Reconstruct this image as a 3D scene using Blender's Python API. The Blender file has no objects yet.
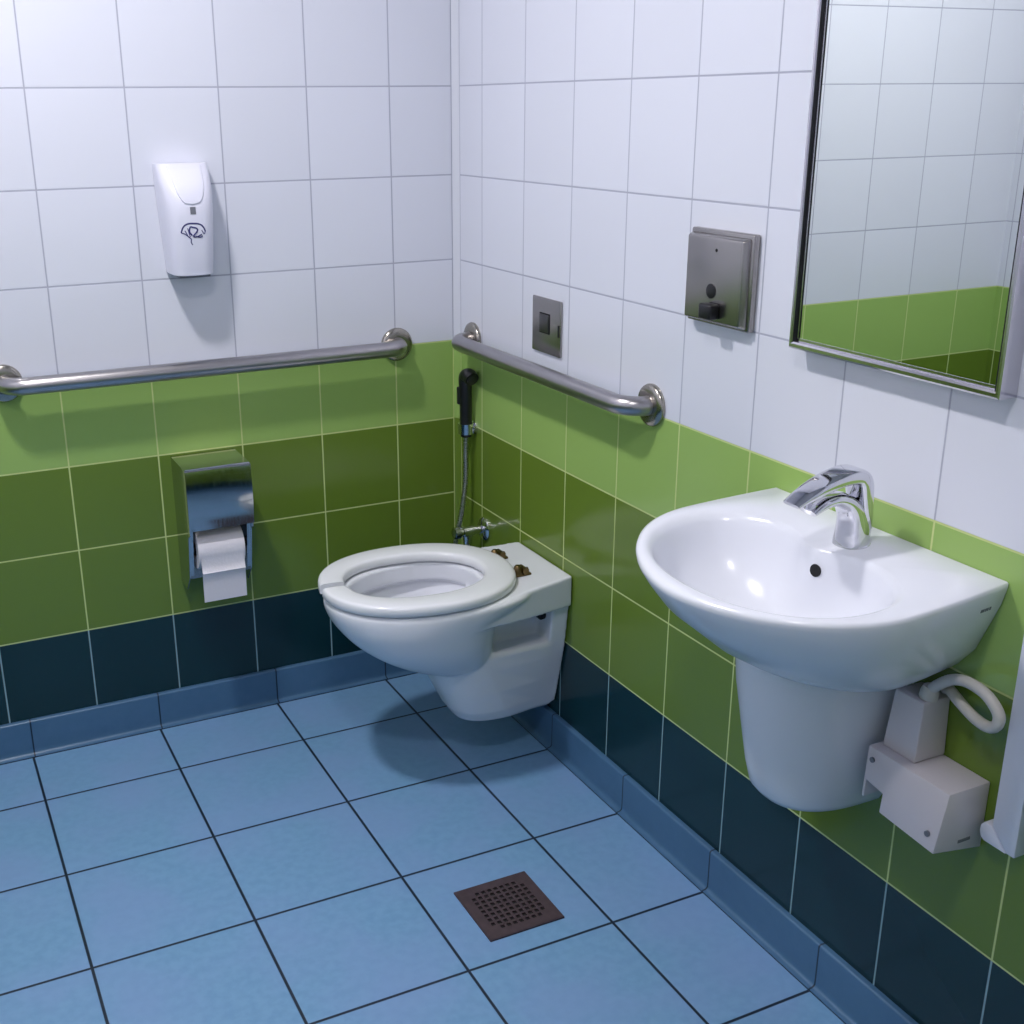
import bpy, bmesh, math, random
from mathutils import Vector, Matrix
random.seed(7)
SC = bpy.context.scene
COL = SC.collection
PI = math.pi
TILE = 0.2
GREEN_TOP = 0.888          # height where the white tiles start
ROOM_W, ROOM_D, ROOM_H = 1.94, 3.05, 2.5

# ------------------------------------------------------------------ helpers
def lin(r, g, b):
    f = lambda c: (c/255/12.92 if c/255 <= .04045 else ((c/255+.055)/1.055)**2.4)
    return (f(r), f(g), f(b), 1)

def new_mat(name):
    m = bpy.data.materials.new(name); m.use_nodes = True
    return m, m.node_tree, m.node_tree.nodes['Principled BSDF']

class NG:
    """small wrapper for building node graphs"""
    def __init__(s, nt): s.nt = nt
    def n(s, kind, **kw):
        x = s.nt.nodes.new(kind)
        for k, v in kw.items(): setattr(x, k, v)
        return x
    def put(s, sock, v):
        if hasattr(v, 'is_linked') or isinstance(v, bpy.types.NodeSocket): s.nt.links.new(v, sock)
        else: sock.default_value = v
    def m(s, op, a, b=0.0, c=0.0, clamp=False):
        x = s.n('ShaderNodeMath', operation=op, use_clamp=clamp)
        s.put(x.inputs[0], a); s.put(x.inputs[1], b); s.put(x.inputs[2], c)
        return x.outputs[0]
    def mix(s, f, a, b):
        x = s.n('ShaderNodeMix', data_type='RGBA')
        s.put(x.inputs[0], f); s.put(x.inputs[6], a); s.put(x.inputs[7], b)
        return x.outputs[2]
    def smooth(s, v, lo, hi, a=0.0, b=1.0):
        x = s.n('ShaderNodeMapRange', interpolation_type='SMOOTHSTEP')
        s.put(x.inputs[0], v)
        for k, q in zip((1, 2, 3, 4), (lo, hi, a, b)): x.inputs[k].default_value = q
        return x.outputs[0]

def simple(name, color, rough=.4, metal=0, coat=0, noise=0, nscale=40, bump=0, spec=.5):
    m, nt, b = new_mat(name); g = NG(nt)
    b.inputs['Base Color'].default_value = color
    b.inputs['Roughness'].default_value = rough
    b.inputs['Metallic'].default_value = metal
    b.inputs['Coat Weight'].default_value = coat
    b.inputs['Coat Roughness'].default_value = .14
    b.inputs['Specular IOR Level'].default_value = spec
    if noise or bump:
        tc = g.n('ShaderNodeTexCoord'); nz = g.n('ShaderNodeTexNoise')
        nt.links.new(tc.outputs['Object'], nz.inputs['Vector'])
        nz.inputs['Scale'].default_value = nscale; nz.inputs['Detail'].default_value = 4
        if noise:
            dark = tuple(c*(1-noise) for c in color[:3]) + (1,)
            nt.links.new(g.mix(nz.outputs[0], color, dark), b.inputs['Base Color'])
        if bump:
            bp = g.n('ShaderNodeBump'); bp.inputs['Strength'].default_value = bump; bp.inputs['Distance'].default_value = .002
            nt.links.new(nz.outputs[0], bp.inputs['Height']); nt.links.new(bp.outputs[0], b.inputs['Normal'])
    return m

def brushed(name, color, rough, axis_scale):
    """brushed steel: noise stretched along one object axis"""
    m, nt, b = new_mat(name); g = NG(nt)
    tc = g.n('ShaderNodeTexCoord'); mp = g.n('ShaderNodeMapping'); nz = g.n('ShaderNodeTexNoise')
    mp.inputs['Scale'].default_value = axis_scale
    nt.links.new(tc.outputs['Object'], mp.inputs['Vector']); nt.links.new(mp.outputs[0], nz.inputs['Vector'])
    nz.inputs['Scale'].default_value = 1; nz.inputs['Detail'].default_value = 5
    b.inputs['Metallic'].default_value = 1
    b.inputs['Base Color'].default_value = color
    nt.links.new(g.smooth(nz.outputs[0], .3, .7, rough*.75, rough*1.3), b.inputs['Roughness'])
    return m

def wall_tiles(name, axis, offset, extra=None):
    """four bands of 20 cm glazed tile; axis = 'X' or 'Y' runs along the wall"""
    m, nt, b = new_mat(name); g = NG(nt)
    geo = g.n('ShaderNodeNewGeometry'); sp = g.n('ShaderNodeSeparateXYZ')
    nt.links.new(geo.outputs['Position'], sp.inputs[0])
    u, v = sp.outputs[axis], sp.outputs['Z']
    cu = g.m('DIVIDE', g.m('SUBTRACT', u, offset), TILE)
    cv = g.m('DIVIDE', g.m('SUBTRACT', v, GREEN_TOP), TILE)
    def edge(c):
        f = g.m('FRACT', c)
        return g.m('MULTIPLY', g.m('MINIMUM', f, g.m('SUBTRACT', 1.0, f)), TILE)
    d = g.m('MINIMUM', edge(cu), edge(cv))
    if extra is not None:
        d = g.m('MINIMUM', d, g.m('ABSOLUTE', g.m('SUBTRACT', u, extra)))
    grout = g.smooth(d, .0010, .0022, 1, 0)
    wn = g.n('ShaderNodeTexWhiteNoise', noise_dimensions='3D')
    cb = g.n('ShaderNodeCombineXYZ')
    nt.links.new(g.m('FLOOR', cu), cb.inputs[0]); nt.links.new(g.m('FLOOR', cv), cb.inputs[1])
    nt.links.new(cb.outputs[0], wn.inputs[0])
    vary = g.smooth(wn.outputs[0], 0, 1, .985, 1.015)
    above = lambda z: g.m('GREATER_THAN', v, z)
    t = g.mix(above(.288), lin(8, 46, 53), lin(101, 126, 45))
    t = g.mix(above(.688), t, lin(152, 184, 102))
    t = g.mix(above(.888), t, lin(219, 221, 232))
    mul = g.n('ShaderNodeMix', data_type='RGBA', blend_type='MULTIPLY')
    mul.inputs[0].default_value = 1
    nt.links.new(t, mul.inputs[6])
    cc = g.n('ShaderNodeCombineXYZ')
    for k in range(3): nt.links.new(vary, cc.inputs[k])
    nt.links.new(cc.outputs[0], mul.inputs[7])
    gr = g.mix(above(.2865), lin(140, 170, 180), lin(196, 208, 140))
    gr = g.mix(above(.8895), gr, lin(172, 174, 190))
    nt.links.new(g.mix(grout, mul.outputs[2], gr), b.inputs['Base Color'])
    nt.links.new(g.smooth(grout, 0, 1, .17, .75), b.inputs['Roughness'])
    nt.links.new(g.smooth(grout, 0, 1, .5, .2), b.inputs['Specular IOR Level'])
    # pillowed edges and a faint glaze ripple
    nz = g.n('ShaderNodeTexNoise'); nz.inputs['Scale'].default_value = 9; nz.inputs['Detail'].default_value = 1
    nt.links.new(geo.outputs['Position'], nz.inputs['Vector'])
    h = g.m('ADD', g.smooth(d, .0006, .0032, 0, 1), g.m('MULTIPLY', nz.outputs[0], .6))
    bp = g.n('ShaderNodeBump'); bp.inputs['Strength'].default_value = .4; bp.inputs['Distance'].default_value = .0008
    nt.links.new(h, bp.inputs['Height']); nt.links.new(bp.outputs[0], b.inputs['Normal'])
    return m

def floor_tiles(name):
    m, nt, b = new_mat(name); g = NG(nt)
    geo = g.n('ShaderNodeNewGeometry'); sp = g.n('ShaderNodeSeparateXYZ')
    nt.links.new(geo.outputs['Position'], sp.inputs[0])
    cu = g.m('DIVIDE', g.m('ADD', sp.outputs[0], .2285), .3); cv = g.m('DIVIDE', g.m('ADD', sp.outputs[1], .2262), .3)
    def edge(c):
        f = g.m('FRACT', c)
        return g.m('MULTIPLY', g.m('MINIMUM', f, g.m('SUBTRACT', 1.0, f)), .3)
    d = g.m('MINIMUM', edge(cu), edge(cv))
    grout = g.smooth(d, .0021, .0034, 1, 0)
    nz = g.n('ShaderNodeTexNoise'); nz.inputs['Scale'].default_value = 55; nz.inputs['Detail'].default_value = 7
    nz2 = g.n('ShaderNodeTexNoise'); nz2.inputs['Scale'].default_value = 5; nz2.inputs['Detail'].default_value = 3
    for q in (nz, nz2): nt.links.new(geo.outputs['Position'], q.inputs['Vector'])
    c = g.mix(g.smooth(nz.outputs[0], .3, .7), lin(108, 152, 192), lin(117, 160, 199))
    c = g.mix(g.smooth(nz2.outputs[0], .35, .7, 0, .6), c, lin(124, 154, 201))
    nt.links.new(g.mix(grout, c, lin(16, 32, 52)), b.inputs['Base Color'])
    nt.links.new(g.smooth(nz.outputs[0], .3, .7, .36, .5), b.inputs['Roughness'])
    h = g.m('ADD', g.smooth(d, .001, .006, 0, 1), g.m('MULTIPLY', nz.outputs[0], .25))
    bp = g.n('ShaderNodeBump'); bp.inputs['Strength'].default_value = .5; bp.inputs['Distance'].default_value = .0015
    nt.links.new(h, bp.inputs['Height']); nt.links.new(bp.outputs[0], b.inputs['Normal'])
    return m

def skirting(name, axis, offset):
    m, nt, b = new_mat(name); g = NG(nt)
    geo = g.n('ShaderNodeNewGeometry'); sp = g.n('ShaderNodeSeparateXYZ')
    nt.links.new(geo.outputs['Position'], sp.inputs[0])
    c = g.m('FRACT', g.m('DIVIDE', g.m('ADD', sp.outputs[axis], offset), .3))
    d = g.m('MULTIPLY', g.m('MINIMUM', c, g.m('SUBTRACT', 1.0, c)), .3)
    grout = g.smooth(d, .0012, .0022, 1, 0)
    nz = g.n('ShaderNodeTexNoise'); nz.inputs['Scale'].default_value = 40; nz.inputs['Detail'].default_value = 6
    nt.links.new(geo.outputs['Position'], nz.inputs['Vector'])
    col = g.mix(nz.outputs[0], lin(66, 104, 138), lin(78, 114, 150))
    joint = g.m('LESS_THAN', sp.outputs[2], .0022)
    nt.links.new(g.mix(g.m('MAXIMUM', grout, joint), col, lin(18, 36, 58)), b.inputs['Base Color'])
    b.inputs['Roughness'].default_value = .33
    return m

def corner_bead(name):
    m, nt, b = new_mat(name); g = NG(nt)
    geo = g.n('ShaderNodeNewGeometry'); sp = g.n('ShaderNodeSeparateXYZ')
    nt.links.new(geo.outputs['Position'], sp.inputs[0])
    t = lin(8, 46, 53)
    for z, c in ((.288, lin(101, 126, 45)), (.688, lin(152, 184, 102)), (.888, lin(214, 216, 226))):
        t = g.mix(g.m('GREATER_THAN', sp.outputs[2], z), t, c)
    nt.links.new(t, b.inputs['Base Color']); b.inputs['Roughness'].default_value = .3
    return m

def link(name, bm, mat, parent=None, smooth=True, angle=40):
    me = bpy.data.meshes.new(name)
    bmesh.ops.recalc_face_normals(bm, faces=bm.faces[:])
    bm.to_mesh(me); bm.free()
    o = bpy.data.objects.new(name, me); COL.objects.link(o)
    if mat: me.materials.append(mat)
    if smooth:
        me.polygons.foreach_set('use_smooth', [True]*len(me.polygons))
        me.set_sharp_from_angle(angle=math.radians(angle))
    if parent: o.parent = parent
    return o

def tag(o, label, cat, group=None):
    o['label'] = label; o['category'] = cat
    if group: o['group'] = group
    return o

def thing(name, label, cat, loc=(0, 0, 0), group=None):
    o = bpy.data.objects.new(name, None); COL.objects.link(o)
    o.empty_display_size = .05
    o.location = loc
    return tag(o, label, cat, group)

def part(name, bm, mat, parent, label=None, **kw):
    """geometry is given in world space; keep it there under a moved parent"""
    off = Vector((0, 0, 0)); p = parent
    while p is not None: off += p.location; p = p.parent
    bmesh.ops.translate(bm, verts=bm.verts[:], vec=-off)
    o = link(name, bm, mat, parent, **kw)
    if label: o['label'] = label
    return o

def solo(name, bm, mat, label, cat, base, **kw):
    bmesh.ops.translate(bm, verts=bm.verts[:], vec=-Vector(base))
    o = link(name, bm, mat, **kw); o.location = base
    return tag(o, label, cat)

def structure(name, bm, mat, **kw):
    o = link(name, bm, mat, **kw); o['kind'] = 'structure'; return o

def box(bm, x0, x1, y0, y1, z0, z1, bev=0, seg=3):
    vs = [bm.verts.new((x, y, z)) for x in (x0, x1) for y in (y0, y1) for z in (z0, z1)]
    fs = [bm.faces.new([vs[i] for i in q]) for q in ((0,1,3,2),(4,6,7,5),(0,4,5,1),(2,3,7,6),(0,2,6,4),(1,5,7,3))]
    bmesh.ops.recalc_face_normals(bm, faces=fs)
    if bev:
        es = list({e for f in fs for e in f.edges})
        bmesh.ops.bevel(bm, geom=es, offset=bev, segments=seg, profile=.5, affect='EDGES')
    return bm

def hexa(bm, pts, bev=0, seg=3):
    """box from 8 corner points ordered like box()"""
    vs = [bm.verts.new(p) for p in pts]
    fs = [bm.faces.new([vs[i] for i in q]) for q in ((0,1,3,2),(4,6,7,5),(0,4,5,1),(2,3,7,6),(0,2,6,4),(1,5,7,3))]
    bmesh.ops.recalc_face_normals(bm, faces=fs)
    if bev:
        es = list({e for f in fs for e in f.edges})
        bmesh.ops.bevel(bm, geom=es, offset=bev, segments=seg, profile=.5, affect='EDGES')
    return bm

def prism(bm, poly, vec, bev=0, seg=2):
    """polygon (3-D points) extruded along vec"""
    vec = Vector(vec)
    a = [bm.verts.new(p) for p in poly]; b = [bm.verts.new(Vector(p)+vec) for p in poly]
    n = len(poly)
    fs = [bm.faces.new(a), bm.faces.new(b[::-1])] + [bm.faces.new((a[i], a[(i+1) % n], b[(i+1) % n], b[i])) for i in range(n)]
    bmesh.ops.recalc_face_normals(bm, faces=fs)
    if bev:
        es = list({e for f in fs for e in f.edges})
        bmesh.ops.bevel(bm, geom=es, offset=bev, segments=seg, profile=.5, affect='EDGES')
    return bm

def loft(bm, rings, cap0=True, cap1=True, closed=True):
    R = [[bm.verts.new(p) for p in r] for r in rings]
    n = len(R[0])
    for a, b in zip(R[:-1], R[1:]):
        for i in range(n if closed else n-1):
            j = (i+1) % n
            bm.faces.new((a[i], a[j], b[j], b[i]))
    def cap(r):
        c = sum((v.co for v in r), Vector())/n
        cv = bm.verts.new(c)
        for i in range(n): bm.faces.new((r[i], r[(i+1) % n], cv))
    if cap0: cap(R[0])
    if cap1: cap(R[-1])
    return bm

def frame_at(path, i):
    p = path; n = len(p)
    t = (Vector(p[min(i+1, n-1)]) - Vector(p[max(i-1, 0)])).normalized()
    return t

def tube(bm, path, r, n=16, caps=True, ry=None, ref=None):
    """tube with parallel-transported frame; r may be a list"""
    path = [Vector(p) for p in path]
    t0 = frame_at(path, 0)
    ref = Vector(ref) if ref else (Vector((0, 0, 1)) if abs(t0.z) < .9 else Vector((1, 0, 0)))
    nrm = (ref - t0*ref.dot(t0)).normalized()
    rings = []
    for i, p in enumerate(path):
        t = frame_at(path, i)
        nrm = (nrm - t*nrm.dot(t)).normalized(); bn = t.cross(nrm)
        a = r[i] if isinstance(r, (list, tuple)) else r
        b = (ry[i] if isinstance(ry, (list, tuple)) else ry) if ry else a
        rings.append([p + nrm*a*math.cos(2*PI*k/n) + bn*b*math.sin(2*PI*k/n) for k in range(n)])
    return loft(bm, rings, caps, caps)

def cyl(bm, a, b, r, n=28, r2=None):
    return tube(bm, [a, b], [r, r if r2 is None else r2], n)

def lathe(bm, origin, axis, prof, n=36):
    """prof: (distance along axis, radius)"""
    ax = Vector(axis).normalized(); o = Vector(origin)
    ref = Vector((0, 0, 1)) if abs(ax.z) < .9 else Vector((1, 0, 0))
    u = (ref - ax*ref.dot(ax)).normalized(); w = ax.cross(u)
    rings = [[o + ax*d + (u*math.cos(2*PI*k/n)+w*math.sin(2*PI*k/n))*max(r, 1e-5) for k in range(n)] for d, r in prof]
    return loft(bm, rings, True, True)

def catmull(pts, sub=8):
    P = [Vector(p) for p in pts]; P = [2*P[0]-P[1]] + P + [2*P[-1]-P[-2]]
    out = []
    for i in range(1, len(P)-2):
        for k in range(sub):
            t = k/sub
            out.append(.5*((2*P[i]) + (P[i+1]-P[i-1])*t + (2*P[i-1]-5*P[i]+4*P[i+1]-P[i+2])*t*t + (3*P[i]-P[i-1]-3*P[i+1]+P[i+2])*t**3))
    return out + [P[-2]]

def interp(tab, x):
    if x <= tab[0][0]: return tab[0][1]
    for (a, va), (b, vb) in zip(tab[:-1], tab[1:]):
        if x <= b: return va + (vb-va)*(x-a)/(b-a)
    return tab[-1][1]

def spow(c, e): return math.copysign(abs(c)**e, c)

# ------------------------------------------------------------------ materials
M = dict(
    back=wall_tiles('glazed_tiles_back', 'X', -.168, extra=-.0105),
    right=wall_tiles('glazed_tiles_right', 'Y', -.139, extra=-.0225),
    left=wall_tiles('glazed_tiles_left', 'Y', -.139, extra=-.0225),
    front=wall_tiles('glazed_tiles_front', 'X', -.168),
    floor=floor_tiles('blue_floor_tiles'),
    skx=skirting('blue_skirting_x', 0, .2245), sky=skirting('blue_skirting_y', 1, .2262),
    corner=corner_bead('corner_bead'),
    ceiling=simple('ceiling_paint', lin(178, 180, 184), .8),
    ceramic=simple('white_ceramic', lin(226, 228, 236), .24, coat=.22),
    seat=simple('white_seat_plastic', lin(230, 231, 236), .22, coat=.2),
    steel=simple('satin_steel', (.46, .44, .45, 1), .30, metal=1, noise=.12, nscale=25),
    flange=simple('flange_steel', (.44, .41, .36, 1), .22, metal=1, noise=.15, nscale=25),
    plate=simple('plate_steel', (.40, .38, .37, 1), .27, metal=1, noise=.10, nscale=12),
    polished=brushed('polished_steel', (.50, .51, .52, 1), .1, (300, 300, 8)),
    chrome=simple('chrome', (.74, .74, .78, 1), .05, metal=1),
    brass=simple('tarnished_brass', (.22, .15, .07, 1), .35, metal=1, noise=.4, nscale=120),
    black=simple('black_plastic', lin(16, 16, 22), .35),
    dark=simple('dark_cavity', lin(9, 9, 12), .7),
    mirror=simple('mirror_glass', (.76, .80, .77, 1), .008, metal=1),
    frame=simple('mirror_frame_steel', (.62, .60, .64, 1), .16, metal=1),
    steel_dark=simple('dark_steel', (.13, .13, .13, 1), .3, metal=1),
    white_pl=simple('white_plastic', lin(222, 222, 236), .3, coat=.15),
    box_pl=simple('off_white_box', lin(214, 206, 212), .35, bump=.05, nscale=60),
    hose=simple('cream_conduit', lin(206, 200, 196), .4),
    trunk=simple('white_trunking', lin(220, 222, 236), .3),
    ink=simple('blue_ink', lin(48, 48, 110), .5),
    grey=simple('grey_print', lin(110, 112, 122), .5),
    paper=simple('tissue', lin(226, 222, 230), .9, bump=.3, nscale=160, spec=.1),
    card=simple('cardboard_core', lin(150, 120, 92), .9),
    iron=simple('brown_iron', lin(88, 72, 78), .55, noise=.55, nscale=70, bump=.2, metal=.25),
    hosegrey=brushed('braided_hose', (.42, .44, .46, 1), .3, (80, 80, 900)),
)

# ------------------------------------------------------------------ room
W, D, H = ROOM_W, ROOM_D, ROOM_H
T = .08
structure('floor', box(bmesh.new(), -W-T, T, -D-T, T, -.1, 0), M['floor'], smooth=False)
structure('ceiling', box(bmesh.new(), -W-T, T, -D-T, T, H, H+.1), M['ceiling'], smooth=False)
structure('wall_back', box(bmesh.new(), -W-T, T, 0, T, 0, H), M['back'], smooth=False)
structure('wall_right', box(bmesh.new(), 0, T, -D, 0, 0, H), M['right'], smooth=False)
structure('wall_left', box(bmesh.new(), -W-T, -W, -D, 0, 0, H), M['left'], smooth=False)
structure('wall_front', box(bmesh.new(), -W-T, T, -D-T, -D, 0, H), M['front'], smooth=False)

structure('trim_1', prism(bmesh.new(), [(0, 0, .09), (-.0095, 0, .09), (-.0048, -.0055, .09), (0, -.0215, .09)], (0, 0, H-.09)), M['corner'], angle=60)

def skirt_profile():
    # (distance from wall, height): bullnose top, flat face, small cove to the floor
    p = [(0, .090)]
    for k in range(6): a = PI/2*(1-k/5); p.append((.007+.005*math.cos(a), .085+.005*math.sin(a)))
    p += [(.012, .020)]
    for k in range(1, 6): a = PI + PI/2*k/5; p.append((.020+.008*math.cos(a), .012+.008*math.sin(a)))
    p += [(.0235, .0035), (.0245, .0015), (.0245, 0), (0, 0)]
    return p
pr = skirt_profile()
structure('baseboard_back', prism(bmesh.new(), [(-W, -d, z) for d, z in pr], (W, 0, 0)), M['skx'], angle=30)
structure('baseboard_right', prism(bmesh.new(), [(-d, -D, z) for d, z in pr], (0, D, 0)), M['sky'], angle=30)
structure('baseboard_left', prism(bmesh.new(), [(-W+d, -D, z) for d, z in pr], (0, D, 0)), M['sky'], angle=30)
structure('baseboard_front', prism(bmesh.new(), [(-W, -D+d, z) for d, z in pr], (W, 0, 0)), M['skx'], angle=30)

# ------------------------------------------------------------------ toilet
TY = -.460
def build_toilet():
    root = thing('toilet', 'white wall-hung toilet with open-front seat in the corner under the right grab bar', 'toilet', (0, TY, .10))
    bm = bmesh.new()
    N = 72
    def egg(front, back, hw, z, nx=2.15, flat=0.0):
        cx = back + (front-back)*.46
        pts = []
        for k in range(N):
            a = 2*PI*k/N; c, s = math.cos(a), math.sin(a)
            ax = (cx-front) if c < 0 else (back-cx)
            e = 2/nx if c < 0 else 2/2.6
            pts.append((cx + spow(c, e)*ax, TY + spow(s, e)*hw, z + flat*(c < 0)*0))
        return pts
    rings = [egg(-.20, -.12, .03, .246), egg(-.285, -.13, .070, .249), egg(-.345, -.16, .098, .263), egg(-.418, -.165, .130, .300),
             egg(-.476, -.165, .155, .345), egg(-.513, -.155, .170, .390), egg(-.528, -.10, .177, .420), egg(-.532, -.06, .179, .438),
             egg(-.529, -.055, .177, .446), egg(-.522, -.06, .171, .450),
             egg(-.484, -.172, .136, .450), egg(-.478, -.177, .130, .446), egg(-.477, -.178, .129, .412), egg(-.480, -.176, .131, .406),
             egg(-.497, -.172, .150, .402), egg(-.494, -.176, .148, .392),
             egg(-.472, -.190, .130, .360), egg(-.432, -.21, .102, .325), egg(-.38, -.24, .06, .300), egg(-.33, -.27, .02, .292)]
    smooth = []
    for k in range(N):
        smooth.append(catmull([r[k] for r in rings[:8]], 4))
    rings = [[smooth[k][j] for k in range(N)] for j in range(len(smooth[0]))] + rings[8:]
    loft(bm, rings)
    # deck from bowl to wall
    plan = [(-.002, -.124), (-.14, -.148), (-.27, -.171), (-.27, -.152), (-.20, -.118), (-.165, -.06), (-.160, 0), (-.165, .06), (-.20, .118), (-.27, .152), (-.27, .171), (-.14, .148), (-.002, .124)]
    lo = [bm.verts.new((x, TY+y, .388 if x > -.2 else .396)) for x, y in plan]
    hi = [bm.verts.new((x, TY+y, .460 - .0085*min(1, -x/.17))) for x, y in plan]
    bm.faces.new(lo); bm.faces.new(hi[::-1])
    for i in range(len(plan)): bm.faces.new((lo[i], lo[(i+1) % len(plan)], hi[(i+1) % len(plan)], hi[i]))
    # back plate against the wall
    def plate(x):
        return [(x, TY+s*interp([(.09, .045), (.13, .064), (.28, .100), (.45, .122)], z), z)
                for s, zs in ((-1, (.122, .15, .20, .28, .36, .455)), (1, (.455, .36, .28, .20, .15, .122))) for z in zs]
    a = [bm.verts.new(p) for p in plate(-.045)]; b = [bm.verts.new(p) for p in plate(-.002)]
    bm.faces.new(a); bm.faces.new(b[::-1])
    for i in range(len(a)): bm.faces.new((a[i], a[(i+1) % len(a)], b[(i+1) % len(a)], b[i]))
    # trap body
    def trap(z, front, hwf, hwb):
        pts = []
        n = 40
        for k in range(n+1):          # rounded front from -y round to +y
            t = -PI/2 + PI*k/n
            pts.append((front + .11*(1-math.cos(t)**.8), TY + hwf*spow(math.sin(t), .7), z))
        pts += [(-.06, TY+hwb*1.05, z), (-.01, TY+hwb, z), (-.01, TY-hwb, z), (-.06, TY-hwb*1.05, z)]
        return pts
    loft(bm, [trap(.108, -.222, .058, .048), trap(.118, -.240, .074, .058), trap(.145, -.258, .086, .066), trap(.20, -.284, .098, .082),
              trap(.26, -.310, .106, .095), trap(.292, -.318, .108, .100), trap(.300, -.305, .102, .096)])
    # inner web behind the side recesses
    box(bm, -.185, -.01, TY-.045, TY+.045, .28, .41)
    o = part('bowl', bm, M['ceramic'], root)
    r = o.modifiers.new('weld', 'REMESH'); r.mode = 'VOXEL'; r.voxel_size = .0032; r.use_smooth_shade = True
    s = o.modifiers.new('soften', 'SMOOTH'); s.factor = .5; s.iterations = 9
    # bolt hole deep in the near recess
    part('fixing_bolt', lathe(bmesh.new(), (-.047, TY-.072, .358), (-1, -.2, 0), [(0, .013), (.008, .013), (.010, .006), (.016, .006)], 18), M['dark'], root, 'dark fixing bolt in side recess')

    # seat: open-front ring, twisted a little on its loose hinges
    rot = math.radians(-5.5); piv = Vector((-.10, TY-.02))
    SX, SY, NN = -.312, TY-.010, 120
    def outer(t):
        c, s = math.cos(t), math.sin(t)
        ax = .225 if c < 0 else .210
        return SX + spow(c, .93)*ax, SY + spow(s, .9)*.187
    def inner(t):
        c, s = math.cos(t), math.sin(t)
        ax = .162 if c < 0 else .150
        return SX-.008 + spow(c, .95 if c > 0 else .80)*ax, SY + spow(s, .95)*.119
    def turn(x, y):
        q = Vector((x, y)) - piv
        return piv.x + q.x*math.cos(rot) - q.y*math.sin(rot), piv.y + q.x*math.sin(rot) + q.y*math.cos(rot)
    gap = .046
    rings = []
    for k in range(NN+1):
        u = -1 + 2*k/NN
        t = u*(PI-gap)
        # the arms' ends are cut parallel, so the slot has even width
        xo, yo = outer(t); xi, yi = inner(t)
        if abs(u) > .9:
            sgn = 1 if u > 0 else -1; w = (abs(u)-.9)/.1
            yi = yi*(1-w) + (SY + sgn*.012)*w if abs(yi-SY) > .012 else SY+sgn*.012
        sec = []
        prof = [(0, .003), (0, .012), (.02, .0175), (.06, .0205), (.16, .0222), (.5, .0228), (.84, .0222), (.94, .0203), (.98, .0170), (1, .0115), (1, .003), (.96, 0), (.04, 0)]
        for f, h in prof:
            x, y = xo+(xi-xo)*f, yo+(yi-yo)*f
            x, y = turn(x, y)
            sec.append((x, y, .4535+h))
        rings.append(sec)
    bm = bmesh.new(); loft(bm, rings)
    so = part('seat', bm, M['seat'], root, angle=50)
    # brass hinge stubs
    for dy in (.052, -.058):
        hb = bmesh.new()
        y = TY+dy; x = -.098
        box(hb, x-.020, x+.024, y-.010, y+.010, .4552, .4610, .002)
        lathe(hb, (x-.006, y, .460), (0, 0, 1), [(0, .0115), (.010, .0105), (.017, .0080), (.020, .0055), (.0205, .001)], 18)
        tube(hb, [(x+.008, y-.013, .468), (x+.008, y+.013, .468)], .0075, 16)
        tube(hb, [(x+.016, y, .461), (x+.017, y, .466), (x+.015, y, .469)], .005, 12)
        part('hinge', hb, M['brass'], root, 'tarnished brass hinge stub')
    return root
build_toilet()

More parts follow.
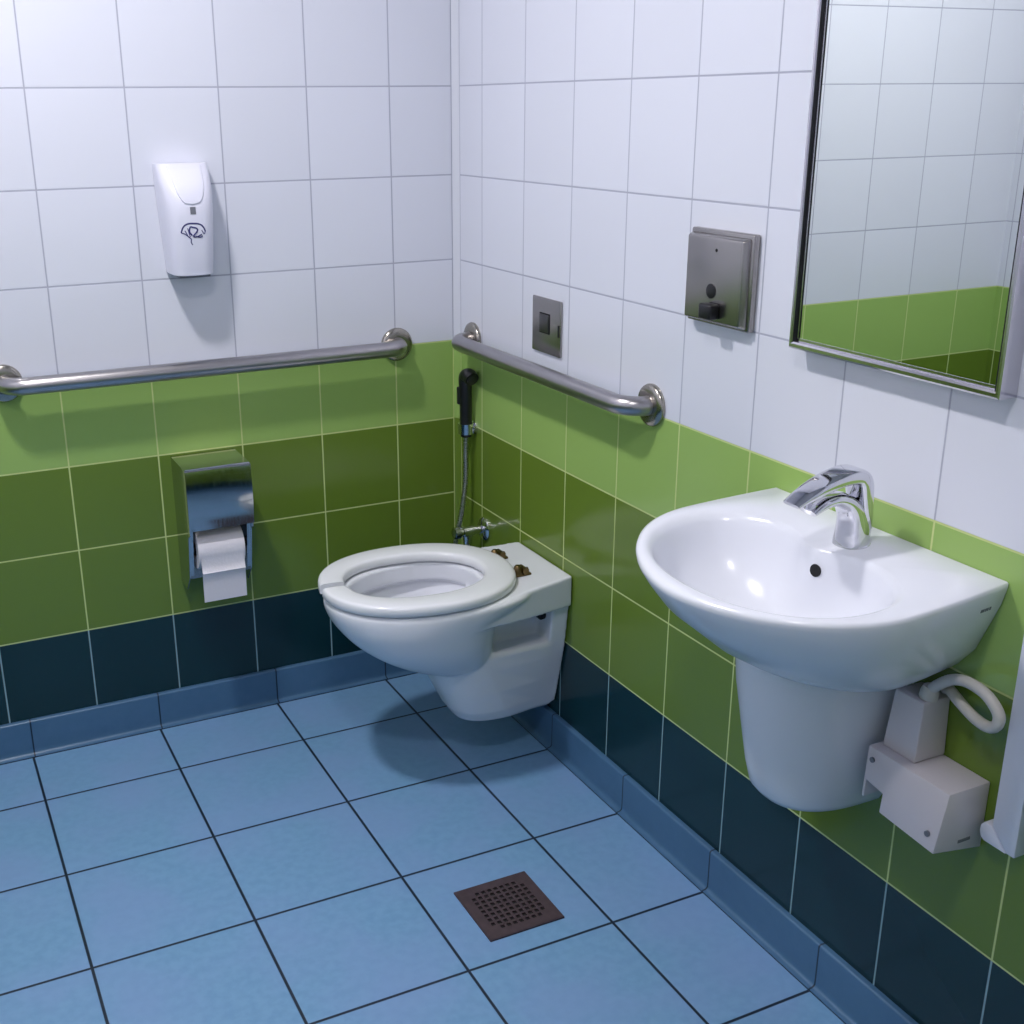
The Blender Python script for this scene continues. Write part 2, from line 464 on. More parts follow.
# ------------------------------------------------------------------ wash basin
SYC = -1.4415
def build_sink():
    root = thing('sink', 'white wall-hung ceramic sink with half pedestal under the mirror', 'sink', (0, SYC, .40))
    def outline(front, hw_b, hw_m, xm):
        """dense D outline in local (x, y): back edge on the wall"""
        pts = []
        n = 60
        for k in range(13): pts.append((-.0015, -hw_b + 2*hw_b*k/12))
        for k in range(1, 20):
            f = k/20; s = f*f*(3-2*f)
            pts.append((xm*f, hw_b + (hw_m-hw_b)*math.sin(f*PI/2)))
        for k in range(n+1):
            a = PI/2 - PI*k/n
            pts.append((xm + (front-xm)*spow(math.cos(a), 2/1.95), hw_m*spow(math.sin(a), 2/1.75)))
        for k in range(19, 0, -1):
            f = k/20
            pts.append((xm*f, -(hw_b + (hw_m-hw_b)*math.sin(f*PI/2))))
        return pts
    def resample(poly, c):
        out = []
        n = len(poly)
        for a in angles:
            dx, dy = math.cos(a), math.sin(a); best = None
            for i in range(n):
                x1, y1 = poly[i][0]-c, poly[i][1]; x2, y2 = poly[(i+1) % n][0]-c, poly[(i+1) % n][1]
                ex, ey = x2-x1, y2-y1; den = dx*ey - dy*ex
                if abs(den) < 1e-12: continue
                t = (x1*ey - y1*ex)/den; s = (x1*dy - y1*dx)/den
                if t > 0 and -1e-6 <= s <= 1+1e-6: best = t if best is None else max(best, t)
            out.append((c+dx*best, dy*best))
        return out
    def zrim(x): return .8445 + .054*x
    def cavity(scale, sx=1.0):
        pts = []
        for k in range(160):
            a = 2*PI*k/160; c, s = math.cos(a), math.sin(a)
            y = spow(s, .95)*.202*scale
            if c < 0: x = -.205 + spow(c, 1.0)*.146*scale*sx
            else:
                x = -.205 + spow(c, .80)*.118*scale*sx
                x -= .040*scale*scale*math.exp(-(y/.058)**2)*c
            pts.append((x, y))
        return pts
    rings = []
    top = outline(-.371, .229, .238, -.175)
    angles = [math.atan2(y, x+.207) for x, y in top]
    def ring(poly, z=None, dz=0, c=None):
        pts = poly if len(poly) == len(top) else resample(poly, -.207)
        rings.append([(x, SYC+y, (zrim(x)+dz) if z is None else z) for x, y in pts])
    # outside, from the bottom up
    ring(outline(-.05, .05, .05, -.03), .6540, c=-.025)
    ring(outline(-.150, .090, .090, -.06), .6545, c=-.07)
    ring(outline(-.190, .117, .125, -.08), .660, c=-.09)
    ring(outline(-.228, .143, .155, -.10), .675, c=-.11)
    ring(outline(-.270, .172, .187, -.12), .701, c=-.13)
    ring(outline(-.308, .196, .213, -.14), .733, c=-.15)
    ring(outline(-.343, .214, .230, -.16), None, -.064)
    ring(outline(-.366, .225, .238, -.17), None, -.034)
    ring(outline(-.379, .230, .2415, -.175), None, -.014)
    ring(outline(-.3805, .2315, .242, -.177), None, -.007)
    ring(outline(-.378, .2315, .2415, -.177), None, -.002)
    ring(outline(-.371, .229, .238, -.175), None, 0)
    ring(cavity(1.04), None, 0)
    ring(cavity(1.00), None, -.003)
    ring(cavity(.965), None, -.012)
    ring(cavity(.93), None, -.028)
    ring(cavity(.87), None, -.055)
    ring(cavity(.76), None, -.082)
    ring(cavity(.60), None, -.104)
    ring(cavity(.42), None, -.117)
    ring(cavity(.22), None, -.123)
    ring(cavity(.10), None, -.126)
    bm = bmesh.new(); loft(bm, rings)
    b = part('basin', bm, M['ceramic'], root, angle=70)
    # overflow hole on the slope under the tap
    from mathutils.bvhtree import BVHTree
    me = b.data
    tree = BVHTree.FromPolygons([v.co + root.location for v in me.vertices], [p.vertices[:] for p in me.polygons])
    hit, nrm, _, _ = tree.ray_cast(Vector((-.22, SYC-.012, .806)), Vector((1, 0, 0)))
    if nrm.x > 0: nrm = -nrm
    ov = lathe(bmesh.new(), hit - nrm*.001, nrm, [(0, .0095), (.0018, .0095), (.0020, .007), (.0014, .0005)], 24)
    part('overflow_hole', ov, M['dark'], root, 'small dark oval overflow hole')
    hit2, _, _, _ = tree.ray_cast(Vector((-.215, SYC, .83)), Vector((0, 0, -1)))
    dr = lathe(bmesh.new(), (-.215, SYC, hit2.z - .001), (0, 0, 1), [(0, .030), (.004, .030), (.006, .026), (.0045, .018), (.008, .016), (.011, .008), (.0115, .0005)], 32)
    part('drain_plug', dr, M['chrome'], root, 'chrome drain plug in the bowl')
    # faint grey maker's mark near the right rear corner
    for a, w in ((0, .0034), (.0052, .0026), (.0094, .003), (.0140, .0026), (.0180, .0034)):
        h3, n3, _, _ = tree.ray_cast(Vector((-.026-a, SYC-.4, .811)), Vector((0, 1, 0)))
        if n3.y > 0: n3 = -n3
        mk = bmesh.new(); box(mk, -w/2, w/2, -.0006, .0003, -.0024, .0024)
        tx = Vector((1, 0, 0)); tx = (tx - n3*tx.dot(n3)).normalized(); tz = n3.cross(tx)
        if tz.z < 0: tz = -tz
        for v in mk.verts: v.co = h3 + tx*v.co.x - n3*v.co.y + tz*v.co.z
        part('maker_mark', mk, M['grey'], root, 'small grey printed mark')
    # half pedestal
    def ped(z, hw, dep, n=48):
        p = [(-.002, -hw), ]
        for k in range(n+1):
            t = -PI/2 + PI*k/n
            p.append((-.03 - (dep-.03)*spow(math.cos(t), .75), hw*spow(math.sin(t), .85)))
        p.append((-.002, hw))
        return [(x, SYC+.016+y, z) for x, y in p]
    rg = [ped(.414, .055, .11), ped(.415, .070, .140), ped(.421, .079, .158), ped(.433, .085, .168), ped(.47, .0905, .178), ped(.54, .098, .191), ped(.61, .1045, .204), ped(.662, .108, .209)]
    part('pedestal_cover', loft(bmesh.new(), rg), M['ceramic'], root, angle=70)
    return root
build_sink()

# ------------------------------------------------------------------ faucet
def sweep(path, hw, ht, e=.55, n=28, up=None):
    """superelliptic section swept along a path in the xz plane; hw = half width (y), ht = half thickness"""
    P = [Vector(p) for p in path]; rings = []
    for i, p in enumerate(P):
        t = frame_at(P, i); bn = Vector((0, 1, 0)); nm = t.cross(bn).normalized()
        rings.append([p + bn*hw[i]*spow(math.cos(2*PI*k/n), e) + nm*ht[i]*spow(math.sin(2*PI*k/n), e) for k in range(n)])
    return loft(bmesh.new(), rings)

def build_faucet():
    fx, fz = -.071, .8405
    FY = SYC-.018
    root = thing('faucet', 'chrome single-lever faucet with arched lever on the sink', 'faucet', (fx, FY, fz))
    def P(dx, dz): return (fx+dx, FY, fz+dz)
    body = catmull([P(-.001, 0), P(-.002, .024), P(-.007, .046), P(-.019, .0640), P(-.038, .0735), P(-.058, .0735), P(-.076, .0675), P(-.088, .0615)], 6)
    n = len(body); f = lambda tab: [interp(tab, i/(n-1)) for i in range(n)]
    part('body', sweep(body, f([(0, .0250), (.15, .0225), (.3, .0205), (.6, .0180), (1, .0168)]),
                       f([(0, .0245), (.15, .0212), (.3, .0172), (.43, .0135), (.58, .0100), (1, .0048)]), .8), M['chrome'], root)
    lev = catmull([P(.0165, .004), P(.0125, .035), P(.0065, .070), P(.0015, .0935), P(-.0085, .1050), P(-.033, .1060), P(-.066, .0985), P(-.096, .0870), P(-.119, .0765)], 6)
    n = len(lev); f = lambda tab: [interp(tab, i/(n-1)) for i in range(n)]
    part('lever', sweep(lev, f([(0, .014), (.15, .0195), (.4, .0220), (.8, .020), (1, .0165)]),
                        f([(0, .006), (.15, .0090), (.3, .0115), (.45, .0120), (.6, .0110), (.85, .0065), (1, .0028)]), .45), M['chrome'], root)
    part('aerator', lathe(bmesh.new(), P(-.079, .0675), (-.35, 0, -1), [(-.004, .011), (.006, .011), (.007, .009), (.0065, .0005)], 24), M['chrome'], root)
    part('base_ring', lathe(bmesh.new(), P(0, -.001), (0, 0, 1), [(0, .026), (.003, .026), (.004, .024), (.004, .001)], 36), M['chrome'], root)
build_faucet()

# ------------------------------------------------------------------ mirror
def build_mirror():
    y0, y1, z0, z1 = -1.642, -1.248, 1.087, 1.86
    f, d = .0075, .0330
    root = thing('mirror', 'rectangular wall mirror in a thin steel frame above the sink', 'mirror', (0, (y0+y1)/2, z0))
    fr = bmesh.new()
    # rail cross-section swept round the four corners
    prof = [(0, 0), (d-.002, 0), (d, .002), (d, f-.002), (d-.002, f), (.0255, f), (.0255, f+.004), (0, f+.004)]
    rings = []
    for (y, z, sy, sz) in ((y0, z0, 1, 1), (y1, z0, -1, 1), (y1, z1, -1, -1), (y0, z1, 1, -1)):
        rings.append([(-.0005-a, y+sy*b, z+sz*b*(1.35 if sz > 0 else 1)) for a, b in prof])
    rings.append(rings[0])
    loft(fr, rings, False, False)
    bmesh.ops.remove_doubles(fr, verts=fr.verts[:], dist=1e-6)
    part('mirror_frame', fr, M['frame'], root, angle=25)
    part('mirror_glass', box(bmesh.new(), -.0250, -.0200, y0+f, y1-f, z0+f, z1-f), M['mirror'], root, 'reflecting glass', smooth=False)
    for (ya, yb, za, zb_) in ((y0+f, y0+f+.0012, z0+f, z1-f), (y1-f-.0012, y1-f, z0+f, z1-f), (y0+f, y1-f, z1-f-.0012, z1-f)):  # black strips paint in the dark reflection on the frame's inner faces
        part('lip_reflection', box(bmesh.new(), -.0318, -.0252, ya, yb, za, zb_), M['black'], root, 'black strip for the dark reflection on the inner frame lip', smooth=False)
    part('backing_board', box(bmesh.new(), -.0195, -.001, y0+.015, y1-.015, z0+.015, z1-.015), M['grey'], root, smooth=False)
build_mirror()

# ------------------------------------------------------------------ grab bars
def build_bar(name, label, along, y_a, y_b, z, off, mat):
    """rail from a to b along one wall, bent back to a round flange at each end"""
    bend = .045
    def P(s, d):      # s along wall, d away from it
        return Vector((s, -d, z)) if along == 'x' else Vector((-d, s, z))
    sgn = 1 if y_b > y_a else -1
    path = [P(y_a, .004), P(y_a, off-bend)]
    for k in range(1, 9): a = PI/2*k/8; path.append(P(y_a+sgn*bend*(1-math.cos(a)), off-bend+bend*math.sin(a)))
    path.append(P((y_a+y_b)/2, off))
    for k in range(0, 9): a = PI/2*(1-k/8); path.append(P(y_b-sgn*bend*(1-math.cos(a)), off-bend+bend*math.sin(a)))
    path.append(P(y_b, .004))
    root = thing(name, label, 'grab bar', P((y_a+y_b)/2, 0))
    part('rail', tube(bmesh.new(), path, .0188, 28), mat, root)
    for s in (y_a, y_b):
        ax = P(s, 1) - P(s, 0)
        part('flange', lathe(bmesh.new(), P(s, .0008), ax, [(0, .0405), (.004, .041), (.008, .0395), (.0105, .036), (.012, .030), (.0125, .019), (.0125, .001)], 44), M['flange'], root)
build_bar('grab_bar', 'long brushed-steel grab bar running across the back wall under the soap dispenser', 'x', -1.083, -.166, .892, .057, M['steel'])
build_bar('grab_bar', 'short brushed-steel grab bar on the right wall above the toilet', 'y', -.096, -.853, .906, .057, M['steel'])

# ------------------------------------------------------------------ soap / freshener dispenser
def build_soap():
    cxx = -.667
    zb, zt = 1.101, 1.334
    root = thing('soap_dispenser', 'white plastic dispenser with blue fan emblem high on the back wall', 'dispenser', (cxx, 0, zb))
    wid = [(0, .0455), (.25, .049), (.55, .0535), (.8, .0565), (1, .0575)]
    dep = [(0, .086), (.15, .092), (.4, .098), (.6, .098), (.75, .090), (.88, .070), (.96, .048), (1, .038)]
    lean = .011                          # top leans out to the left a little in plan of the case
    def sm(tab, f):
        e = .05
        return (interp(tab, max(0, f-e)) + interp(tab, f) + interp(tab, min(1, f+e)))/3
    def S(u, f, off=0.0):
        """front surface, u in -1..1 across, f in 0..1 up"""
        w, d = sm(wid, f)+off*.7, sm(dep, f)+off
        a = u*PI/2
        return (cxx + spow(math.sin(a), .62)*w, -.002 - d*spow(math.cos(a), .42), zb+(zt-zb)*f)
    n = 40
    def ring(f, k=1.0):
        r = [S(-1+2*i/n, f) for i in range(n+1)]
        if k != 1:
            c = Vector((cxx, -sm(dep, f)*.45, 0)); 
            r = [(c.x+(x-c.x)*k, min(-.002, c.y+(y-c.y)*k), z) for x, y, z in r]
        return r
    fs = [i/30 for i in range(31)]
    rings = [[(x, y, z+.001) for x, y, z in ring(0, .93)]] + [[(x, y, z-.0) for x, y, z in ring(f)] for f in [.012]+fs[1:-1]] + [ring(1, .985)]
    part('case', loft(bmesh.new(), rings), M['white_pl'], root, angle=45)
    # dark outlet under the case
    part('outlet', box(bmesh.new(), cxx-.034, cxx+.034, -.074, -.008, zb-.004, zb+.0015, .001), M['grey'], root, 'grey underside outlet')
    # raised U-shaped tongue coming over the top
    bm = bmesh.new(); rows = []
    for i in range(25):
        f = .655 + (.985-.655)*i/24
        g = (f-.655)/(.985-.655)
        hw = .34*min(1, math.sqrt(1-(1-min(1, g*1.9))**2))**.9*(.60+.40*g) + .002
        rows.append([S(hw*(-1+2*k/14), f, .0026 if 0 < k < 14 else .0004) for k in range(15)])
    loft(bm, rows, False, False, closed=False)
    part('cover_tongue', bm, M['white_pl'], root, 'glossy white raised tongue')
    # slit below the tongue
    bm = bmesh.new()
    loft(bm, [[S(u, f, .0008) for u in (-.018, 0, .018)] for f in (.565, .595, .630)], False, False, closed=False)
    part('slot', bm, M['grey'], root, 'small grey slot')
    # the blue fan emblem: arc with spokes and a leaf in front
    bm = bmesh.new()
    def stroke(pts, r=.0011):
        tube(bm, [S(u, f, .0006) for u, f in catmull2(pts)], r, 8, ry=r*.5)
    def catmull2(p):
        return [(v.x, v.y) for v in catmull([(a, b, 0) for a, b in p], 5)]
    c0 = (-.03, .33)
    def pol(r, deg): return (c0[0]+r*1.95*math.sin(math.radians(deg)), c0[1]+1.25*r*math.cos(math.radians(deg)))
    stroke([pol(.125, a) for a in (-62, -45, -25, 0, 25, 45, 60)], .0016)
    stroke([pol(.125, -62), pol(.085, -52), pol(.045, -40), pol(.012, 0)], .0010)
    stroke([pol(.125, 60), pol(.10, 62), pol(.095, 40)], .0010)
    for a in (-38, -16): stroke([pol(.030, a), pol(.07, a), pol(.095, a)], .0009)
    stroke([pol(.04, 8), pol(.07, -10), pol(.10, 0), pol(.085, 18), pol(.05, 18), pol(.03, 30), pol(.055, 48), pol(.075, 55)], .0016)
    stroke([pol(.035, 30), pol(.05, 62), pol(.078, 66)], .0012)
    stroke([pol(.012, 0), pol(-.012, 20), pol(-.03, -10)], .0010)
    part('emblem', bm, M['ink'], root, 'blue line-drawn fan emblem')
build_soap()

# ------------------------------------------------------------------ toilet paper dispenser and roll
def build_paper():
    xl, xr = -.741, -.590
    root = thing('toilet_paper_dispenser', 'polished steel toilet paper dispenser on the green back wall', 'dispenser', ((xl+xr)/2, 0, .40))
    ztop, zmid, zbot, dp = .683, .5385, .372, .138
    t = .002
    bm = bmesh.new()
    side = [(-.0005, ztop-.003), (-dp+.004, ztop-.003), (-dp+.004, zmid-.01), (-dp+.020, zmid-.02), (-.095, zbot+.040), (-.060, zbot), (-.0005, zbot)]
    for x in (xl+.001, xr-.001-t):
        part('side_panel', prism(bmesh.new(), [(x, y, z) for y, z in side], (t, 0, 0)), M['polished'], root, smooth=False)
    # inward front lips of the side panels
    for x, s in ((xl+.001, 1), (xr-.001, -1)):
        a, b = (-dp+.020, zmid-.004), (-.095, zbot+.045)
        part('side_lip', hexa(bmesh.new(), [(x, a[0]-.001, a[1]), (x, a[0]+.001, a[1]), (x, b[0]-.001, b[1]), (x, b[0]+.001, b[1]),
                  (x+s*.011, a[0]-.001, a[1]), (x+s*.011, a[0]+.001, a[1]), (x+s*.011, b[0]-.001, b[1]), (x+s*.011, b[0]+.001, b[1])]), M['polished'], root, smooth=False)
    bm.free()
    part('back_panel', box(bmesh.new(), xl+.003, xr-.003, -.003, -.0005, zbot, ztop-.004), M['plate'], root, smooth=False)
    # front cover: top, slightly bowed front, rolled edges
    bm = bmesh.new()
    prof = [(-.0005, ztop), (-dp+.010, ztop)]
    for k in range(1, 6): a = PI/2*k/5; prof.append((-dp+.006-.006*math.sin(a)+.004*(1-k/5), ztop-.004+.004*math.cos(a)))
    zs = [ztop-.004-(ztop-.004-zmid)*k/14 for k in range(1, 15)]
    for z in zs:
        f = (ztop-z)/(ztop-zmid)
        prof.append((-dp-.006*math.sin(PI*f)*.9, z))
    outer = [(y, z) for y, z in prof]; inner = [(y+.0018, z-.0018 if z > ztop-.006 else z) for y, z in prof[::-1]]
    inner = [(min(y, -.0005), z) for y, z in inner]
    prism(bm, [(xl, y, z) for y, z in outer+inner], (xr-xl, 0, 0))
    part('front_cover', bm, M['polished'], root, angle=30)
    bm = bmesh.new(); tube(bm, [(xl+.002, -dp+.0055, ztop-.0005), (xr-.002, -dp+.0055, ztop-.0005)], .0022, 10)
    part('cover_edge', bm, M['chrome'], root)
    part('spindle', cyl(bmesh.new(), (xl+.003, -.085, .478), (xr-.003, -.085, .478), .012), M['dark'], root, 'dark spindle')
    # the roll
    x0, x1 = -.722, -.613
    cy, cz, r = -.085, .478, .047
    roll = thing('toilet_paper_roll', 'white toilet paper roll with a hanging sheet inside the steel dispenser', 'toilet paper', ((x0+x1)/2, cy, cz-r))
    bm = bmesh.new(); n = 64
    def rg(x, rr): return [(x, cy+rr*math.cos(2*PI*k/n), cz+rr*math.sin(2*PI*k/n)) for k in range(n)]
    loft(bm, [rg(x0, .020), rg(x0, r-.001), rg(x0+.001, r), rg(x1-.001, r), rg(x1, r-.001), rg(x1, .020), rg(x0, .020)], False, False)
    bmesh.ops.remove_doubles(bm, verts=bm.verts[:], dist=1e-6)
    part('paper', bm, M['paper'], roll)
    bm = bmesh.new(); loft(bm, [rg(x0+.0005, .0198), rg(x1-.0005, .0198), rg(x1-.0005, .0185), rg(x0+.0005, .0185), rg(x0+.0005, .0198)], False, False)
    bmesh.ops.remove_doubles(bm, verts=bm.verts[:], dist=1e-6)
    part('core', bm, M['card'], roll, 'brown cardboard core')
    # hanging sheet with a fold line
    bm = bmesh.new()
    prof = []
    for k in range(7): a = math.radians(150 + 45*k/6); prof.append((cy+(r+.0012)*math.cos(a), cz+(r+.0012)*math.sin(a)))
    prof += [(-.1325, .448), (-.1350, .434), (-.1375, .4325), (-.1340, .428), (-.1330, .40), (-.1320, .360)]
    back = [(y+.0009, z) for y, z in prof[::-1]]
    poly = prof+back
    prism(bm, [(x0+.004, y, z) for y, z in poly], (x1-x0-.008, 0, 0))
    part('hanging_sheet', bm, M['paper'], roll, angle=50)
build_paper()

# ------------------------------------------------------------------ bidet sprayer, holder, valve
def build_bidet():
    hx, hy = -.0245, -.0985
    holder = thing('sprayer_holder', 'small chrome wall bracket holding the black bidet sprayer', 'bracket', (0, hy, .684))
    bm = bmesh.new()
    lathe(bm, (-.0005, hy, .684), (-1, 0, 0), [(0, .018), (.004, .018), (.0055, .012), (.0068, .011), (.0070, .001)], 24)
    part('bracket', bm, M['chrome'], holder)
    bm = bmesh.new()
    n = 28
    def rg(r, z): return [(hx+r*math.cos(2*PI*k/n), hy+r*math.sin(2*PI*k/n), z) for k in range(n)]
    loft(bm, [rg(.0158, .672), rg(.0195, .672), rg(.0195, .698), rg(.0158, .698), rg(.0158, .672)], False, False)
    bmesh.ops.remove_doubles(bm, verts=bm.verts[:], dist=1e-6)
    part('cradle', bm, M['chrome'], holder)
    sp = thing('bidet_sprayer', 'black hand-held bidet sprayer hanging on its hose in the corner', 'sprayer', (hx, hy, .66))
    path = catmull([(hx, hy, .664), (hx, hy, .70), (hx, hy, .745), (hx-.001, hy, .790), (hx-.001, hy-.003, .814), (hx+.001, hy-.016, .820), (hx+.002, hy-.032, .814)], 6)
    rad = [interp([(0, .0135), (.15, .0150), (.5, .0162), (.75, .0190), (.9, .0190), (1, .0175)], i/(len(path)-1)) for i in range(len(path))]
    part('handset', tube(bmesh.new(), path, rad, 20), M['black'], sp)
    part('trigger', box(bmesh.new(), hx-.023, hx-.010, hy-.006, hy+.006, .748, .792, .003), M['black'], sp)
    part('spray_face', lathe(bmesh.new(), (hx+.002, hy-.029, .815), (.05, -.95, -.3), [(0, .0135), (.006, .0140), (.0068, .012), (.0068, .001)], 24), M['black'], sp)
    hp = catmull([(hx, hy, .668), (hx-.002, hy-.002, .62), (hx-.004, hy-.004, .55), (hx-.016, hy-.006, .47), (hx-.036, hy-.010, .39), (hx-.048, hy-.022, .31),
                  (hx-.045, hy-.045, .262), (hx-.034, hy-.062, .275), (-.050, -.155, .33), (-.050, -.155, .399)], 8)
    part('hose', tube(bmesh.new(), hp, .0062, 14), M['hosegrey'], sp, 'grey flexible hose')
    lab = thing('stop_valve', 'small chrome stop valve on the wall behind the toilet', 'valve', (0, -.155, .434))
    part('escutcheon', lathe(bmesh.new(), (-.0005, -.155, .434), (-1, 0, 0), [(0, .030), (.004, .030), (.009, .024), (.011, .012), (.011, .001)], 32), M['chrome'], lab)
    part('valve_body', lathe(bmesh.new(), (-.010, -.155, .434), (-1, 0, 0), [(0, .0105), (.022, .0105), (.024, .014), (.052, .014), (.054, .011), (.060, .011), (.061, .001)], 24), M['chrome'], lab)
    part('valve_knob', lathe(bmesh.new(), (-.070, -.155, .434), (-1, 0, 0), [(0, .012), (.002, .0155), (.016, .0150), (.018, .012), (.018, .001)], 18), M['polished'], lab)
    part('outlet', lathe(bmesh.new(), (-.050, -.155, .424), (0, 0, -1), [(0, .0105), (.010, .0105), (.012, .009), (.022, .009), (.022, .001)], 18), M['chrome'], lab)
build_bidet()

# ------------------------------------------------------------------ wall plates
def build_plates():
    y0, y1, z0, z1 = -.515, -.394, .934, 1.053
    p = thing('push_plate', 'small flat steel flush plate with a square button above the right grab bar', 'flush plate', (0, (y0+y1)/2, z0))
    part('plate', box(bmesh.new(), -.006, -.0005, y0, y1, z0, z1, .002), M['plate'], p, angle=30)
    yc, zc = -.449, .999
    part('button', box(bmesh.new(), -.0095, -.005, yc-.019, yc+.019, zc-.019, zc+.019, .0015), M['steel_dark'], p, 'dark square button', angle=30)
    part('button_rim', box(bmesh.new(), -.0068, -.005, yc-.022, yc+.022, zc-.022, zc+.022, .0008), M['dark'], p, angle=30)
    part('side_catch', box(bmesh.new(), -.0078, -.0055, y0+.004, y0+.009, zc-.022, zc+.004, .001), M['dark'], p, angle=30)
    y0, y1, z0, z1 = -1.128, -.962, 1.087, 1.245
    s = thing('sensor_box', 'square steel sensor flush box with black eye and knob left of the mirror', 'sensor box', (0, (y0+y1)/2, z0))
    part('back_plate', box(bmesh.new(), -.014, -.0005, y0, y1, z0, z1, .003), M['plate'], s, angle=30)
    bm = bmesh.new()
    i = .006
    hexa(bm, [(-.0265, y0+i+.006, z0+i+.002), (-.0265, y0+i+.006, z1-i-.005), (-.0265, y1-i-.001, z0+i+.002), (-.0265, y1-i-.001, z1-i-.005),
              (-.013, y0+i, z0+i-.003), (-.013, y0+i, z1-i), (-.013, y1-i+.003, z0+i-.003), (-.013, y1-i+.003, z1-i)], .003)
    part('cover', bm, M['plate'], s, angle=30)
    part('sensor_eye', lathe(bmesh.new(), (-.0260, -1.041, 1.146), (-1, 0, 0), [(0, .0125), (.0015, .0125), (.0022, .0105), (.0022, .001)], 28), M['black'], s, 'round black sensor eye')
    part('push_knob', box(bmesh.new(), -.046, -.0258, -1.066, -1.033, 1.1010, 1.1270, .004), M['black'], s, 'black protruding knob')
    part('screw_hole', lathe(bmesh.new(), (-.0263, -1.049, 1.214), (-1, 0, 0), [(0, .0028), (.0006, .0028), (.0006, .0003)], 14), M['dark'], s)
build_plates()

# ------------------------------------------------------------------ floor drain
def build_drain():
    cx, cy, h = -.381, -.998, .076
    root = thing('floor_drain', 'square brown metal floor drain grate in the blue floor', 'floor drain', (cx, cy, 0))
    bm = bmesh.new()
    n, pitch, hole = 9, .0132, .0080
    w = n*pitch/2
    # perforated plate: a grid whose hole cells are left open (round corners of the pattern stay solid)
    xs = [-h]; 
    for k in range(n): c = -w + pitch*(k+.5); xs += [c-hole/2, c+hole/2]
    xs.append(h)
    zt, zb = .0042, .0012
    vt = {}; vb = {}
    for a, x in enumerate(xs):
        for b, y in enumerate(xs):
            vt[a, b] = bm.verts.new((cx+x, cy+y, zt)); vb[a, b] = bm.verts.new((cx+x, cy+y, zb))
    K = len(xs)-1
    def is_hole(a, b):
        if not (a % 2 == 1 and b % 2 == 1 and 0 < a < K and 0 < b < K): return False
        i, j = (a-1)//2, (b-1)//2
        return not ((i in (0, n-1)) and (j in (0, n-1)))
    def solid(a, b): return 0 <= a < K and 0 <= b < K and not is_hole(a, b)
    for a in range(K):
        for b in range(K):
            if not solid(a, b): continue
            bm.faces.new((vt[a, b], vt[a+1, b], vt[a+1, b+1], vt[a, b+1]))
            bm.faces.new((vb[a, b], vb[a, b+1], vb[a+1, b+1], vb[a+1, b]))
            for (da, db, p, q) in ((-1, 0, (a, b), (a, b+1)), (1, 0, (a+1, b), (a+1, b+1)), (0, -1, (a, b), (a+1, b)), (0, 1, (a, b+1), (a+1, b+1))):
                if not solid(a+da, b+db):
                    bm.faces.new((vt[p], vt[q], vb[q], vb[p]))
    part('grate', bm, M['iron'], root, smooth=False)
    part('pit', box(bmesh.new(), cx-h+.001, cx+h-.001, cy-h+.001, cy+h-.001, .0002, .0011), M['dark'], root, 'black pit below the grate', smooth=False)
    fr = bmesh.new()
    for (a0, a1, b0, b1) in ((-h-.002, h+.002, -h-.002, -h), (-h-.002, h+.002, h, h+.002), (-h-.002, -h, -h, h), (h, h+.002, -h, h)):
        box(fr, cx+a0, cx+a1, cy+b0, cy+b1, .0002, .0036)
    part('rim', fr, M['iron'], root, smooth=False)
build_drain()

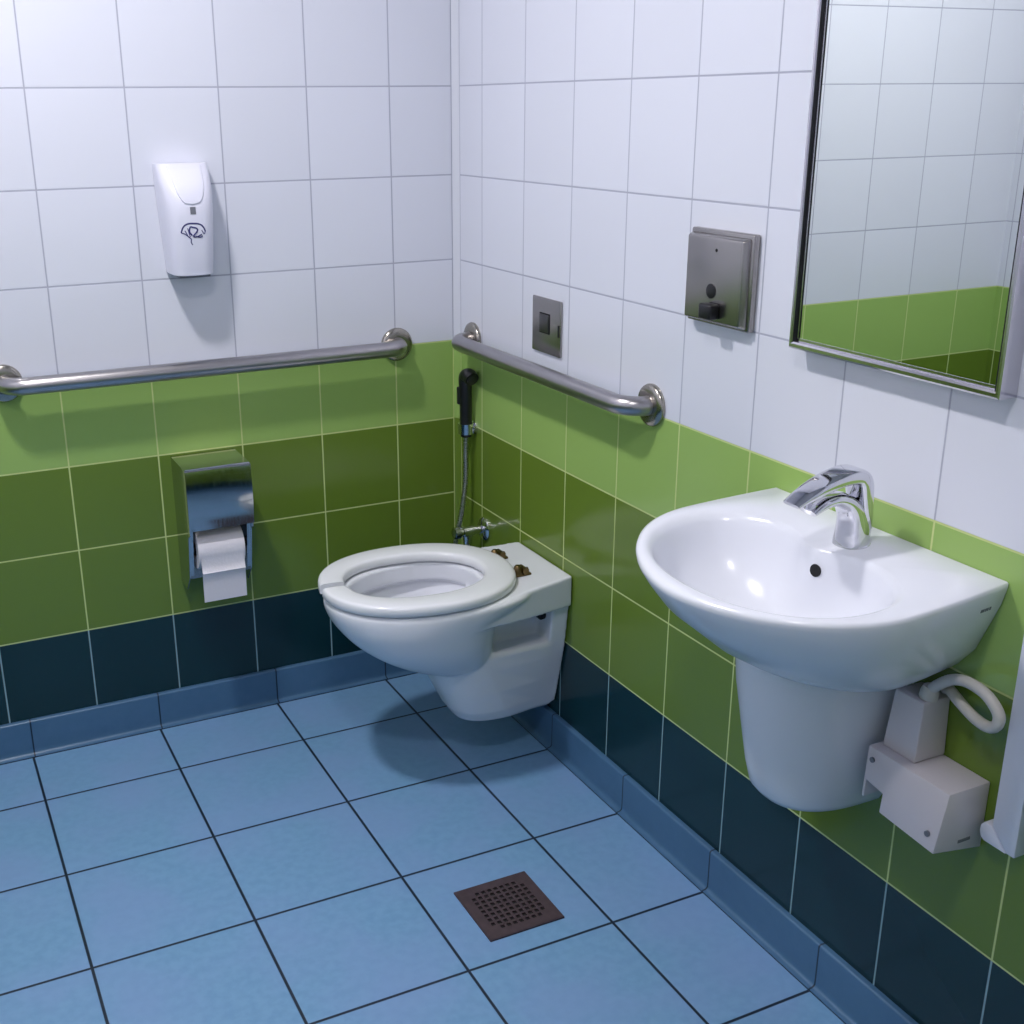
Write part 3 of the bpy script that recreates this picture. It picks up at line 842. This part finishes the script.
# ------------------------------------------------------------------ boxes, conduit and trunking by the sink
def build_boxes():
    yl, yr, z0, z1, d = -1.543, -1.693, .449, .554, .078
    root = thing('junction_box', 'off-white notched plastic cover box on the wall beside the half pedestal', 'box', (0, (yl+yr)/2, z0))
    bm = bmesh.new()
    yn, zn = yl-.040, z0+.050
    def dep(y, z): return .078 + .020*(z1-z)/(z1-z0)*(.25+.75*(yl-y)/(yl-yr))
    zf = z0 + .016           # the underside rises towards the front
    prof = [(yr, z0), (yr, z1), (yl, z1), (yl, zn-.028), (yl-.005, zn-.028), (yl-.005, zn), (yn, zn-.004), (yn, z0)]
    a = [bm.verts.new((-dep(y, max(z, zf)), y, max(z, zf) if z < z0+.001 else z)) for y, z in prof]
    b = [bm.verts.new((-.001, y, z)) for y, z in prof]
    fs = [bm.faces.new(a), bm.faces.new(b[::-1])] + [bm.faces.new((a[i], a[(i+1) % len(a)], b[(i+1) % len(a)], b[i])) for i in range(len(a))]
    bmesh.ops.recalc_face_normals(bm, faces=fs)
    bmesh.ops.bevel(bm, geom=list({e for q in fs for e in q.edges}), offset=.0018, segments=2, profile=.5, affect='EDGES')
    part('cover', bm, M['box_pl'], root, angle=30)
    part('notch_shade', box(bmesh.new(), -.055, -.0005, yn+.001, yl-.006, zn-.012, zn-.003), M['dark'], root, 'dark block painting the shade inside the notch', smooth=False)  # black block puts the shade of the open notch into colour
    for (y, z) in ((yl-.012, z1-.018), (yr+.017, z0+.038)):
        part('screw', lathe(bmesh.new(), (-dep(y, z)-.0012, y, z), (-1, 0, 0), [(-.002, .0042), (.0018, .0042), (.0018, .0004)], 16), M['grey'], root, 'dark screw recess')
    part('badge', box(bmesh.new(), -.049, -.026, yr-.0008, yr+.001, z0+.020, z0+.025, .0003), M['grey'], root, 'grey embossed badge')
    # smaller box standing on it
    up = thing('terminal_box', 'small off-white box on top of the notched cover box under the sink', 'box', (0, -1.58, z1))
    za, zb2 = z1+.0008, .646
    bm = bmesh.new()
    hexa(bm, [(-.060, -1.612, za), (-.052, -1.608, zb2), (-.060, -1.551, za), (-.052, -1.555, zb2),
              (-.001, -1.612, za), (-.001, -1.608, zb2), (-.001, -1.551, za), (-.001, -1.555, zb2)], .002)
    part('case', bm, M['box_pl'], up, angle=30)
    # conduit loop out of the small box
    cb = thing('cable', 'thick cream cable looping out of the small box beside the sink', 'cable', (-.034, -1.598, zb2))
    X = -.034
    path = catmull([(X, -1.598, zb2+.001), (X, -1.601, .660), (X-.002, -1.617, .678), (X-.004, -1.640, .6955), (X-.006, -1.666, .7030), (X-.006, -1.696, .6985), (X-.005, -1.717, .681), (X-.004, -1.7170, .664),
                    (X-.001, -1.702, .6525), (X+.005, -1.674, .6510), (X+.012, -1.642, .6575), (X+.018, -1.622, .6620), (X+.0225, -1.611, .6620), (-.009, -1.604, .6590)], 7)
    part('sheath', tube(bmesh.new(), path, .0080, 16), M['hose'], cb)
    part('gland', lathe(bmesh.new(), (X, -1.598, zb2+.0008), (0, -.12, 1), [(0, .0120), (.002, .0135), (.010, .0130), (.016, .0115), (.020, .0095), (.020, .001)], 24), M['hose'], cb)
    # vertical trunking at the photo's right edge
    tr = thing('trunking', 'white plastic cable trunking running up the wall right of the sink', 'trunking', (0, -1.745, .478))
    bm = bmesh.new()
    prism(bm, [(-.022, -1.722, .507), (-.022, -1.748, .479), (-.022, -1.762, .479), (-.022, -1.762, H-.001), (-.022, -1.722, H-.001)], (.0212, 0, 0), .0012)
    part('channel', bm, M['trunk'], tr, angle=30)
    bm = bmesh.new()
    prism(bm, [(-.022, -1.7215, .5055), (-.022, -1.7475, .4775), (-.022, -1.712, .4775), (-.022, -1.706, .481), (-.022, -1.703, .490), (-.022, -1.704, .499), (-.022, -1.709, .5055)], (.0212, 0, 0), .0012)
    part('elbow_end', bm, M['trunk'], tr, 'white mitred end piece', angle=30)
build_boxes()

# ------------------------------------------------------------------ ceiling lamps and light
def emitter(name, color, strength):
    m = bpy.data.materials.new(name); m.use_nodes = True
    nt = m.node_tree; nt.nodes.clear()
    e = nt.nodes.new('ShaderNodeEmission'); o = nt.nodes.new('ShaderNodeOutputMaterial')
    e.inputs[0].default_value = color; e.inputs[1].default_value = strength
    nt.links.new(e.outputs[0], o.inputs[0]); return m

def downlight(x, y, r, strength, label):
    root = thing('ceiling_light', label, 'ceiling light', (x, y, H), 'round ceiling lamps')
    part('frame', lathe(bmesh.new(), (x, y, H-.0008), (0, 0, -1), [(0, r+.03), (.008, r+.03), (.012, r+.024), (.012, r+.004), (.002, r+.002), (.002, .001)], 48), M['white_pl'], root)
    part('diffuser', lathe(bmesh.new(), (x, y, H-.003), (0, 0, -1), [(0, r), (.007, r), (.008, r-.004), (.008, .001)], 48),
         emitter('lamp_glow', (.925, .90, .91, 1), strength), root, 'glowing disc')
downlight(-1.17, -.80, .085, 368, 'round ceiling lamp nearest the back wall')
downlight(-1.17, -2.10, .085, 178, 'round ceiling lamp nearer the viewer')

w = bpy.data.worlds.new('World'); SC.world = w; w.use_nodes = True
w.node_tree.nodes['Background'].inputs[0].default_value = (.5, .55, .7, 1)
w.node_tree.nodes['Background'].inputs[1].default_value = .05

# ------------------------------------------------------------------ camera
cam = bpy.data.cameras.new('camera'); co = bpy.data.objects.new('camera', cam); COL.objects.link(co)
C = Vector((-1.28608, -2.66961, 1.4482)); yaw, pit, rol, F = .43641, .33248, -.01132, 1187.03
fwd = Vector((math.sin(yaw)*math.cos(pit), math.cos(yaw)*math.cos(pit), -math.sin(pit)))
rt = Vector((math.cos(yaw), -math.sin(yaw), 0)); up = rt.cross(fwd)
r2 = rt*math.cos(rol) + up*math.sin(rol); u2 = up*math.cos(rol) - rt*math.sin(rol)
co.matrix_world = Matrix(((r2.x, u2.x, -fwd.x, C.x), (r2.y, u2.y, -fwd.y, C.y), (r2.z, u2.z, -fwd.z, C.z), (0, 0, 0, 1)))
cam.sensor_fit = 'HORIZONTAL'; cam.sensor_width = 36; cam.lens = 36*F/1024
cam.shift_x = 67.815/1024; cam.shift_y = 1.975/1024
cam.clip_start = .02
SC.camera = co

vs = SC.view_settings
vs.view_transform = 'Standard'; vs.look = 'None'; vs.gamma = 1; vs.use_curve_mapping = False
vs.exposure = 0.0
SC.render.image_settings.color_mode = 'RGB'
